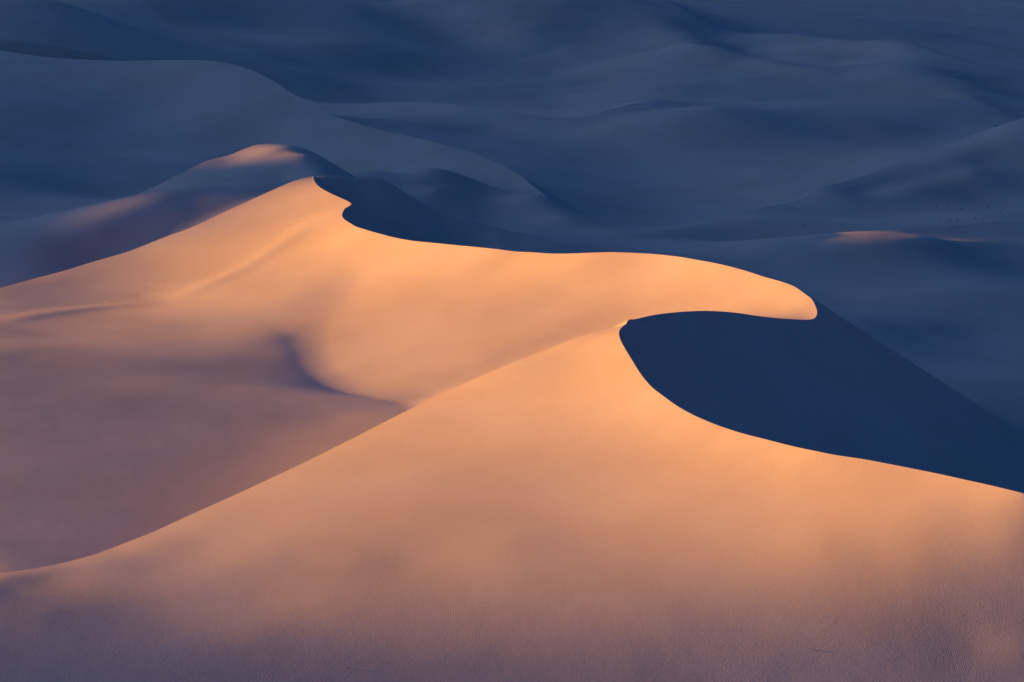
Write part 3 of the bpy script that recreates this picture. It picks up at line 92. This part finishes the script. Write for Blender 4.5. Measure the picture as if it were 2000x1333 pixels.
class Plate:
    """a smooth thin-plate sheet of sand: centres in hundreds of metres, weights, plane"""
    def __init__(s, rows, plane):
        r = np.array(rows, float).reshape(-1, 3); s.C = r[:, :2]; s.w = r[:, 2]; s.p = plane
    def __call__(s, x, y):
        x = np.asarray(x, float).ravel()/100; y = np.asarray(y, float).ravel()/100; out = np.empty(len(x))
        for i in range(0, len(x), 30000):
            xx, yy = x[i:i+30000], y[i:i+30000]
            r2 = np.maximum((xx[:, None]-s.C[None, :, 0])**2+(yy[:, None]-s.C[None, :, 1])**2, 1e-12)
            out[i:i+30000] = (.5*r2*np.log(r2))@s.w+s.p[0]+s.p[1]*xx+s.p[2]*yy
        return out*100
def inside(poly, x, y):
    c = np.zeros(x.shape, bool); n = len(poly)
    for i in range(n):
        x1, y1 = poly[i]; x2, y2 = poly[(i+1) % n]
        if y1 == y2: continue
        m = np.nonzero((y >= min(y1, y2)) & (y < max(y1, y2)))[0]
        if len(m): c[m] ^= x[m] < (x2-x1)*(y[m]-y1)/(y2-y1)+x1
    return c
def smax(a, b, k):
    h = np.clip(.5+.5*(a-b)/k, 0, 1); return b+(a-b)*h+k*h*(1-h)
def sstep(a, b, x):
    t = np.clip((x-a)/(b-a), 0, 1); return t*t*(3-2*t)
def lee(x, y, lines, reach=75.0):
    """height of the slip faces that fall from crest lines at the angle of rest"""
    h = np.full(x.shape, -99.0)
    o = np.argsort(y); ys_ = y[o]
    for ln, tn in lines:
        for i in range(len(ln)-1):
            ax, ay, az = ln[i]; bx, by, bz = ln[i+1]
            lo, hi = np.searchsorted(ys_, [ay-reach, ay+reach]); sel = o[lo:hi]
            sel = sel[np.abs(x[sel]-ax) < reach]
            if not len(sel): continue
            ex, ey = bx-ax, by-ay; l2 = ex*ex+ey*ey+1e-9; xs, ys = x[sel], y[sel]
            t = np.clip(((xs-ax)*ex+(ys-ay)*ey)/l2, 0, 1)
            h[sel] = np.maximum(h[sel], az+t*(bz-az)-tn*np.hypot(xs-ax-t*ex, ys-ay-t*ey))
    return h
TAN, TAN_E, TB = math.tan(math.radians(33)), .66, .62
def background(x, y):
    yc = {k: np.interp(x, CC[k][:, 0], CC[k][:, 1]) for k in CC}
    h = np.empty(x.shape); own = np.empty(x.shape, int); n = y < yc['A']
    if n.any():
        X, Y = x[n], y[n]; yP, yS = yc['P'][n], yc['S'][n]; xr = CC['P'][-1, 0]; xl = CC['S'][0, 0]
        hp = np.full(X.shape, -99.); m = (Y < yP) & (X < xr+40); hp[m] = PL['P'](X[m], Y[m])-.5*np.maximum(0, X[m]-xr)
        m = ~m; hp[m] = lee(X[m], Y[m], [(CC['P'], TB)])
        hs = np.full(X.shape, -99.); m = (Y < yS) & (X > xl-40); hs[m] = PL['S'](X[m], Y[m])-.5*np.maximum(0, xl-X[m])
        m = ~m; hs[m] = lee(X[m], Y[m], [(CC['S'], TB)])
        ha = PL['A'](X, Y)-.5*np.maximum(0, yP-Y)*(1-sstep(xr-6, xr+6, X))-.5*np.maximum(0, yS-Y)*sstep(xl-6, xl+6, X)
        o = np.where(hp > ha, 0, 4); o = np.where((hs > ha) & (hs > hp), 3, o)
        h[n] = smax(smax(hp, hs, .8), ha, .8); own[n] = o
    f = ~n
    if f.any():
        X, Y = x[f], y[f]; yB = yc['B'][f]; hb = PL['B'](X, Y); o = np.full(X.shape, 5)
        w = 1-sstep(.012, .062, X/Y); bh = (Y > yB) & (w > 0)
        if bh.any():
            hd = PL['D'](X[bh], Y[bh]); lb = lee(X[bh], Y[bh], [(CC['B'], TB)])
            hb[bh] = smax(w[bh]*hd+(1-w[bh])*hb[bh], lb, .8); o[bh] = np.where(w[bh] > .5, 6, 5)
        la = lee(X, Y, [(CC['A'], TB)])
        o = np.where(la > hb, 4, o); h[f] = smax(la, hb, .8); own[f] = o
    return h, own
def bowl(x, y): return smax(PL['V'](x, y), PL['W'](x, y), .5)      # plain and bowl wall meet in a curved foot
def owner(x, y):
    o = np.zeros(x.shape, int); k = inside(POLY_K, x, y); f = inside(POLY_F, x, y); o[k] = 2; o[f & k] = 1; return o
def relief(x, y):
    """height and the sheet it belongs to: 0 P 1 near dune 2 bowl 3 swale 4 A 5 B 6 D 7 slip faces"""
    ok = owner(x, y); own = ok.copy(); o = ok == 0; v = ok == 2; f = ok == 1; h = np.empty(x.shape)
    h[f] = PL['F'](x[f], y[f])
    e0 = E1[::2].copy(); lv = lee(x[v], y[v], [(e0, TAN_E)]); e0[:, 2] = 0; dv = -lee(x[v], y[v], [(e0, 1.0)])
    h[v] = smax(lv, bowl(x[v], y[v]), np.clip(.3*dv, .03, 1.2))
    g, ob = background(x[o], y[o])
    lg = lee(x[o], y[o], [(K[::2], TAN)]+[(sp, TAN) for sp in SP])
    h[o] = smax(lg, g, 3.0); own[o] = np.where(lg > g, 7, ob)
    return h, own
PL = {k: Plate(*v) for k, v in PLATES.items()}
def with_z(xy, key): return np.c_[xy, PL[key](xy[:, 0], xy[:, 1])]
_k = catmull(np.array(KNOTS, float), .5); js = int(np.argmin(np.hypot(_k[:, 0]-KNOTS[JOINT][0], _k[:, 1]-KNOTS[JOINT][1])))
K = np.vstack([with_z(_k[:js, :2], 'F'), np.c_[_k[js:, :2], bowl(_k[js:, 0], _k[js:, 1])]])
_e = catmull(np.array(EDGE, float), .5); _e[0] = K[js]; E1 = with_z(_e[:, :2], 'F'); E1[0, 2] = K[js, 2]
POLY_K = np.vstack([K[:, :2], [[K[-1][0]-400, K[-1][1]-40], [-900, -400], [900, -400], [K[0][0]+400, K[0][1]-60]]])
POLY_F = np.vstack([K[:js+1, :2], E1[1:, :2], [[E1[-1][0]-300, E1[-1][1]-60], [-900, -400], [900, -400], [K[0][0]+400, K[0][1]-60]]])
CC = {k: with_z(catmull(np.array(c, float), 1.0)[:, :2], k) for k, c in CRESTS.items()}
SP = [catmull(np.array(c, float), 1.0) for c in SPUR_KNOTS]

# ------------------------------------------------------------------ one shared grid of the whole dune field, its lines pulled onto the crests
def axis_a():
    c = np.linspace(-.222, .222, NA); st = c[1]-c[0]; side = [c[-1]]
    while side[-1] < .8: st *= 1.12; side.append(side[-1]+st)
    side = np.array(side[1:]); return np.r_[-side[::-1], c, side]
def axis_y():
    y = [100.0]
    while y[-1] < 1500: y.append(y[-1]*(1+GY*(1.0 if y[-1] < 480 else 1.35 if y[-1] < 950 else 2.2)))
    near = [100.0]; st = .8
    while near[-1] > 40: st *= 1.25; near.append(near[-1]-st)
    far = [y[-1]]; st = 12.0
    while far[-1] < 4000: st *= 1.3; far.append(far[-1]+st)
    return np.r_[np.array(near[1:])[::-1], y, far[1:]]
AX, AY = axis_a(), axis_y(); na, ny = len(AX), len(AY)
ga, gy = [g.copy() for g in np.meshgrid(AX, AY, indexing='ij')]
best = np.full((na, ny), 9.0); snapz = np.full((na, ny), np.nan); snapk = np.zeros((na, ny), np.int8)
ia = np.arange(na); iy = np.arange(ny)
def snap(line, kind):
    p = [line[:1]]
    for i in range(len(line)-1):
        n = 5; t = (np.arange(n)+1)[:, None]/n; p.append(line[i]+(line[i+1]-line[i])*t)
    p = np.vstack(p); fa = np.interp(p[:, 0]/p[:, 1], AX, ia); fy = np.interp(p[:, 1], AY, iy)
    for i in range(len(p)-1):
        for ax in (0, 1):
            f0, f1 = (fa[i], fa[i+1]) if ax == 0 else (fy[i], fy[i+1])
            lo, hi = sorted((f0, f1))
            for n in range(int(math.ceil(lo)), int(math.floor(hi))+1):
                t = 0 if f1 == f0 else (n-f0)/(f1-f0)
                ca, cy_ = fa[i]+t*(fa[i+1]-fa[i]), fy[i]+t*(fy[i+1]-fy[i])
                I, J = int(round(ca)), int(round(cy_)); d = abs(ca-I)+abs(cy_-J)
                if not (1 < I < na-2 and 1 < J < ny-2) or d >= best[I, J] or (snapk[I, J] and snapk[I, J] < kind): continue
                best[I, J] = d; snapk[I, J] = kind; snapz[I, J] = p[i, 2]+t*(p[i+1, 2]-p[i, 2])
                ga[I, J] = np.interp(ca, ia, AX); gy[I, J] = np.interp(cy_, iy, AY)
snap(K, 1); snap(E1, 2)
for n, k in enumerate('PSAB'): snap(CC[k], 3)
for sp in SP: snap(sp, 4)
GX = (ga*gy).ravel(); GY_ = gy.ravel()
GH, GO = relief(GX, GY_)
sk = snapk.ravel(); sz = snapz.ravel()
m = (sk == 1) | (sk == 2); GH[m] = sz[m]
m = sk == 3; GH[m] = np.maximum(GH[m], sz[m])
GH = np.maximum(GH, -14.0)
# soft folds and drifts left by the wind along lines on the slopes: height, half width
for pts, amp, wid in FOLDS:
    ln = catmull(np.array(pts, float), 1.0); sel = np.nonzero((GX > ln[:, 0].min()-4*wid) & (GX < ln[:, 0].max()+4*wid) & (GY_ > ln[:, 1].min()-4*wid) & (GY_ < ln[:, 1].max()+4*wid) & ((sk != 1) & (sk != 2)))[0]
    if not len(sel): continue
    best_d = np.full(len(sel), 1e9); best_t = np.zeros(len(sel))
    for i in range(len(ln)-1):
        e_ = ln[i+1, :2]-ln[i, :2]; tt = np.clip(((GX[sel]-ln[i, 0])*e_[0]+(GY_[sel]-ln[i, 1])*e_[1])/(e_@e_+1e-9), 0, 1)
        dd = np.hypot(GX[sel]-ln[i, 0]-tt*e_[0], GY_[sel]-ln[i, 1]-tt*e_[1]); mm = dd < best_d; best_d[mm] = dd[mm]; best_t[mm] = (i+tt[mm])/(len(ln)-1)
    GH[sel] += amp*np.exp(-(best_d/wid)**2)*np.clip(4*best_t*(1-best_t)*1.6, 0, 1)
# beyond the picture's sides and far end the field levels out into the desert floor
fade = sstep(.2, .42, np.abs(ga.ravel()))*1.0
fade = np.maximum(fade, sstep(1350, 2200, GY_)); fade = np.maximum(fade, 1-sstep(45, 120, GY_))
GH = GH*(1-fade)+(-6.0)*fade
# ------------------------------------------------------------------ sand
def sand_material():
    m = bpy.data.materials.new('sand'); m.use_nodes = True; nt = m.node_tree; N = nt.nodes; Lk = nt.links; N.clear()
    out = N.new('ShaderNodeOutputMaterial'); b = N.new('ShaderNodeBsdfPrincipled'); Lk.new(b.outputs[0], out.inputs[0])
    b.inputs['Roughness'].default_value = .95; b.inputs['Specular IOR Level'].default_value = .08
    tc = N.new('ShaderNodeTexCoord')
    def mapping(scale, rot=0.0):
        mp = N.new('ShaderNodeMapping'); mp.inputs['Scale'].default_value = scale; mp.inputs['Rotation'].default_value = (0, 0, rot)
        Lk.new(tc.outputs['Object'], mp.inputs[0]); return mp
    def noise(mp, scale, detail=3.0, rough=.5):
        n = N.new('ShaderNodeTexNoise'); n.inputs['Scale'].default_value = scale; n.inputs['Detail'].default_value = detail; n.inputs['Roughness'].default_value = rough
        Lk.new(mp.outputs[0], n.inputs['Vector']); return n
    def ramp(src, lo, hi, a=0.0, c=1.0):
        r = N.new('ShaderNodeMapRange'); r.interpolation_type = 'SMOOTHSTEP'
        for k, v in zip(('From Min', 'From Max', 'To Min', 'To Max'), (lo, hi, a, c)): r.inputs[k].default_value = v
        Lk.new(src, r.inputs['Value']); return r.outputs[0]
    def math_(op, a, c):
        n = N.new('ShaderNodeMath'); n.operation = op
        for i, v in enumerate((a, c)):
            if isinstance(v, (int, float)): n.inputs[i].default_value = v
            else: Lk.new(v, n.inputs[i])
        return n.outputs[0]
    plain = mapping((1, 1, 1)); drift = mapping((1.0, .75, 1.0), .35)
    # colour: pale quartz with faint drifts of darker and redder grains
    tone = noise(drift, .05, 5, .6); grain = noise(plain, 9.0, 2, .7)
    mix = N.new('ShaderNodeMix'); mix.data_type = 'RGBA'; mix.inputs[6].default_value = SAND_A; mix.inputs[7].default_value = SAND_B
    Lk.new(ramp(tone.outputs[0], .35, .65), mix.inputs[0])
    g2 = N.new('ShaderNodeMix'); g2.data_type = 'RGBA'; g2.blend_type = 'MULTIPLY'; g2.inputs[0].default_value = 1.0
    Lk.new(mix.outputs[2], g2.inputs[6])
    gr = N.new('ShaderNodeCombineColor'); gv = ramp(grain.outputs[0], .25, .75, .93, 1.06)
    for i in range(3): Lk.new(gv, gr.inputs[i])
    Lk.new(gr.outputs[0], g2.inputs[7]); Lk.new(g2.outputs[2], b.inputs['Base Color'])
    # relief: wind ripples in patches, small undulations, grain
    warp = noise(plain, .5, 2)
    wv = N.new('ShaderNodeTexWave'); wv.wave_type = 'BANDS'; wv.bands_direction = 'X'; wv.wave_profile = 'SIN'
    wv.inputs['Scale'].default_value = 2.0; wv.inputs['Distortion'].default_value = 6.0; wv.inputs['Detail'].default_value = 2.0; wv.inputs['Detail Scale'].default_value = .6
    Lk.new(mapping((1, 1, 1), RIPPLE_ROT).outputs[0], wv.inputs['Vector'])
    patch = noise(drift, .12, 4, .55); rip = math_('MULTIPLY', math_('MULTIPLY', wv.outputs['Fac'], ramp(patch.outputs[0], .44, .72)), RIPPLE_H)
    und = math_('MULTIPLY', noise(drift, .35, 4, .55).outputs[0], UND_H)
    gra = math_('MULTIPLY', noise(plain, 5.0, 3, .7).outputs[0], GRAIN_H)
    bump = N.new('ShaderNodeBump'); bump.inputs['Strength'].default_value = 1.0; bump.inputs['Distance'].default_value = 1.0
    Lk.new(math_('ADD', math_('ADD', rip, und), gra), bump.inputs['Height']); Lk.new(bump.outputs[0], b.inputs['Normal'])
    return m
SAND_A, SAND_B = (.57, .34, .235, 1), (.52, .30, .20, 1)
RIPPLE_ROT, RIPPLE_H, UND_H, GRAIN_H = -.1, .0024, .016, .008
SAND = sand_material()

# ------------------------------------------------------------------ cut the grid into dunes
idx = np.arange(na*ny).reshape(na, ny); cr = (sk > 0).reshape(na, ny)
a_, b_, c_, d_ = idx[:-1, :-1].ravel(), idx[1:, :-1].ravel(), idx[1:, 1:].ravel(), idx[:-1, 1:].ravel()
crf = cr.ravel(); d1 = crf[a_] & crf[c_]; d2 = crf[b_] & crf[d_]
use2 = d2 & ~d1                                     # diagonal b-d
T1 = np.where(use2[:, None], np.c_[a_, b_, d_], np.c_[a_, b_, c_]); T2 = np.where(use2[:, None], np.c_[b_, c_, d_], np.c_[a_, c_, d_])
TRI = np.vstack([T1, T2])
cx, cy = GX[TRI].mean(1), GY_[TRI].mean(1)
# which side of the crests each triangle lies on (its island), and which dune it is
kside = owner(cx, cy)
yA = np.interp(cx, CC['A'][:, 0], CC['A'][:, 1]); yP = np.interp(cx, CC['P'][:, 0], CC['P'][:, 1]); yS = np.interp(cx, CC['S'][:, 0], CC['S'][:, 1]); yB = np.interp(cx, CC['B'][:, 0], CC['B'][:, 1])
out_ = kside == 0
isl = kside*100+out_*((cy < yP)*1+(cy < yS)*2+(cy < yA)*4+(cy < yB)*8)
own3 = GO[TRI]; dom = np.where(own3[:, 0] == own3[:, 1], own3[:, 0], own3[:, 2])
ra = cx/cy
dune = np.zeros(len(TRI), int)
dune[kside == 1] = 1; dune[kside == 2] = 2
o = out_
lab = np.zeros(len(TRI), int)
lab[dom == 0] = 3; lab[dom == 3] = 4
lab[(dom == 4) & (ra < .042)] = 5; lab[(dom == 4) & (ra >= .042)] = 6
low = (dom == 4) & (cy < 505) & (cx > -32) & (cx < 0); lab[low] = 7
lab[dom == 6] = 8
lab[dom == 5] = 9; lab[(dom == 5) & (ra > .06) & (cy > 640)] = 10; lab[(dom == 5) & (cy > 1000) & (ra > .05)] = 11
lab[dom == 7] = 2
dune[o] = lab[o]; dune[(dune == 0)] = 11
DUNES = {
 1: ('sand_dune', 'wide rippled orange dune filling the lower part, its sharp crest sweeping down to the right edge'),
 2: ('sand_dune', 'golden crescent dune with a curved horn, sharp crest and dark blue slip face'),
 3: ('sand_dune', 'small dune with a pink tipped top just behind the golden crescent dune'),
 4: ('sand_dune', 'low blue shaded sand swells to the right of the golden horn'),
 5: ('sand_dune', 'large blue grey dune with a flat top behind the pink tipped dune'),
 6: ('sand_dune', 'dune with a straight ridge and dark band climbing to the right edge'),
 7: ('sand_dune', 'low blue mound between the pink tipped dune and the golden crest'),
 8: ('sand_dune', 'darkest dune face, along the top left of the picture'),
 9: ('sand_dune', 'soft blue dune with a thin curved rim in the middle distance'),
 10: ('sand_dune', 'rounded far dome dune near the top right, one flank dark'),
 11: ('desert_terrain', 'flat dim desert floor beyond the last dunes at the top right')}
for k, (name, label) in DUNES.items():
    f = np.nonzero(dune == k)[0]
    if not len(f): continue
    key = TRI[f].astype(np.int64)*100000+isl[f][:, None]; uq, inv = np.unique(key.ravel(), return_inverse=True)
    vi = uq//100000; me = bpy.data.meshes.new(name)
    me.vertices.add(len(vi)); me.vertices.foreach_set('co', np.c_[GX[vi], GY_[vi], GH[vi]].astype(np.float32).ravel())
    me.loops.add(len(f)*3); me.loops.foreach_set('vertex_index', inv.astype(np.int32).ravel())
    me.polygons.add(len(f)); me.polygons.foreach_set('loop_start', (np.arange(len(f))*3).astype(np.int32)); me.polygons.foreach_set('loop_total', np.full(len(f), 3, np.int32))
    me.polygons.foreach_set('use_smooth', np.ones(len(f), bool))
    me.update(calc_edges=True); me.validate(); me.materials.append(SAND)
    ob = bpy.data.objects.new(name, me); sc.collection.objects.link(ob)
    ob['kind'] = 'structure'; ob['label'] = label; ob['category'] = 'dune' if k < 11 else 'desert'
# ------------------------------------------------------------------ desert floor all round and an unseen range, added to hide the sun from the far dunes
def sheet(name, verts, faces, mat, label, cat):
    me = bpy.data.meshes.new(name); me.from_pydata([tuple(map(float, v)) for v in verts], [], faces); me.materials.append(mat); me.update()
    ob = bpy.data.objects.new(name, me); sc.collection.objects.link(ob); ob['kind'] = 'structure'; ob['label'] = label; ob['category'] = cat; return ob
R = 9000
sheet('ground', [(-R, -R, -15), (R, -R, -15), (R, R, -15), (-R, R, -15)], [(0, 1, 2, 3)], SAND, 'flat desert floor stretching away under all the dunes', 'ground')
rock = bpy.data.materials.new('rock'); rock.use_nodes = True
rb = rock.node_tree.nodes['Principled BSDF']; rb.inputs['Roughness'].default_value = .95
rn = rock.node_tree.nodes.new('ShaderNodeTexNoise'); rn.inputs['Scale'].default_value = .01; rn.inputs['Detail'].default_value = 8
rr = rock.node_tree.nodes.new('ShaderNodeValToRGB'); rr.color_ramp.elements[0].color = (.10, .075, .06, 1); rr.color_ramp.elements[1].color = (.24, .18, .14, 1)
rock.node_tree.links.new(rn.outputs[0], rr.inputs[0]); rock.node_tree.links.new(rr.outputs[0], rb.inputs['Base Color'])
# added range, out of view, square to the sunbeams, DM metres off; its pass is shaped to let light onto the near dunes
px_, py_ = -SY, SX                                      # along the range
if py_ < 0: px_, py_ = -px_, -py_
def skyline(p):
    """height over which the low sun clears the range, measured on the dunes at offset p"""
    return float(np.interp(p, RANGE_P, RANGE_Z))+(DM-float(np.interp(p, [0, 150, 300, 480, 900], [20, 28, 90, 110, 200])))*math.tan(SUN_EL)
rng = random.Random(4); verts = []; faces = []; cols = np.r_[np.arange(-2600, -40, 130), np.arange(-40, 760, 8), np.arange(760, 3300, 130)]; rows_ = [-700, -420, -220, -90, 0, 110, 260, 480, 800]
for p in cols:
    top = skyline(p)
    for s_ in rows_:
        q = 1-abs(s_)/(700 if s_ < 0 else 800); zz = -15+(top+15)*(q**1.25)
        if s_ != 0: zz *= 1+.12*math.sin(p*.011+s_*.02)*(q < 1)
        zz = zz if s_ == 0 else min(zz, top-6)
        w = DM+s_
        verts.append((SX*w+px_*p, SY*w+py_*p, zz))
nr = len(rows_)
for i in range(len(cols)-1):
    for j in range(nr-1): faces.append((i*nr+j, (i+1)*nr+j, (i+1)*nr+j+1, i*nr+j+1))
mt = sheet('shade_range', verts, faces, rock, 'long rocky range out of view, added to block the low sun', 'shade_range')

# ------------------------------------------------------------------ sparse desert scrub
def leaf_material(name, col):
    m = bpy.data.materials.new(name); m.use_nodes = True; b = m.node_tree.nodes['Principled BSDF']; b.inputs['Roughness'].default_value = .9
    n = m.node_tree.nodes.new('ShaderNodeTexNoise'); n.inputs['Scale'].default_value = 14.0
    r = m.node_tree.nodes.new('ShaderNodeValToRGB'); r.color_ramp.elements[0].color = tuple(c*.7 for c in col)+(1,); r.color_ramp.elements[1].color = tuple(c*1.25 for c in col)+(1,)
    m.node_tree.links.new(n.outputs[0], r.inputs[0]); m.node_tree.links.new(r.outputs[0], b.inputs['Base Color']); return m
STRAW = leaf_material('dry_straw', (.60, .44, .28)); TWIG = leaf_material('dark_twig', (.07, .055, .04))
def clump(name, seed, blades, height, spread, thick, mat):
    """a tuft: curved three-sided stalks fanning out of one root"""
    rg = random.Random(seed); V, Fc = [], []
    for k in range(blades):
        az = rg.uniform(0, 6.283); lean = rg.uniform(.15, 1.0)*spread; h = height*rg.uniform(.55, 1.0); r0 = rg.uniform(0, .12)*spread
        prev = None
        for i in range(4):
            t = i/3; rr = r0+lean*t**1.5; w = thick*(1-.8*t); cx_, cy_, cz_ = rr*math.cos(az), rr*math.sin(az), h*(t-.28*t*t*lean/max(spread, .01))-.04
            ring = []
            for j in range(3):
                a = az+2.094*j; ring.append(len(V)); V.append((cx_+w*math.cos(a), cy_+w*math.sin(a), cz_))
            if prev:
                for j in range(3): Fc.append((prev[j], prev[(j+1) % 3], ring[(j+1) % 3], ring[j]))
            prev = ring
    me = bpy.data.meshes.new(name); me.from_pydata(V, [], Fc); me.materials.append(mat); me.update(); return me
def plant(name, me, p, label, cat, rot, sc_, group=None):
    o = bpy.data.objects.new(name, me); sc.collection.objects.link(o); o.location = p; o.rotation_euler = (0, 0, rot); o.scale = (sc_,)*3
    o['label'] = label; o['category'] = cat
    if group: o['group'] = group
    return o
rg = random.Random(11)
straw = [clump('grass_tuft', 20+i, 34, .55, .42, .012, STRAW) for i in range(4)]
dark = [clump('desert_shrub', 40+i, 40, .65, .5, .016, TWIG) for i in range(4)]
for i, p in enumerate(TUFTS_LEFT):
    plant('grass_tuft', straw[i % 4], p, 'dry straw coloured grass tuft on the left flank of the golden dune', 'grass tuft', rg.uniform(0, 6.28), rg.uniform(.35, .7), 'dry tufts on the left flank of the golden dune')
for i, p in enumerate(TUFTS_RIGHT):
    plant('desert_shrub', dark[i % 4], p, 'tiny dark shrub on the grey slope below the straight ridge at the right', 'shrub', rg.uniform(0, 6.28), rg.uniform(.4, .75), 'dark shrubs below the straight ridge')
for i, (p, label) in enumerate(TWIGS):
    plant('dry_twig' if 'twig' in label else 'desert_shrub', dark[i % 4] if 'pale' not in label else straw[0], p, label, 'twig' if 'twig' in label else 'shrub', rg.uniform(0, 6.28), .22 if 'ridge' not in label and 'dome' not in label else .8)
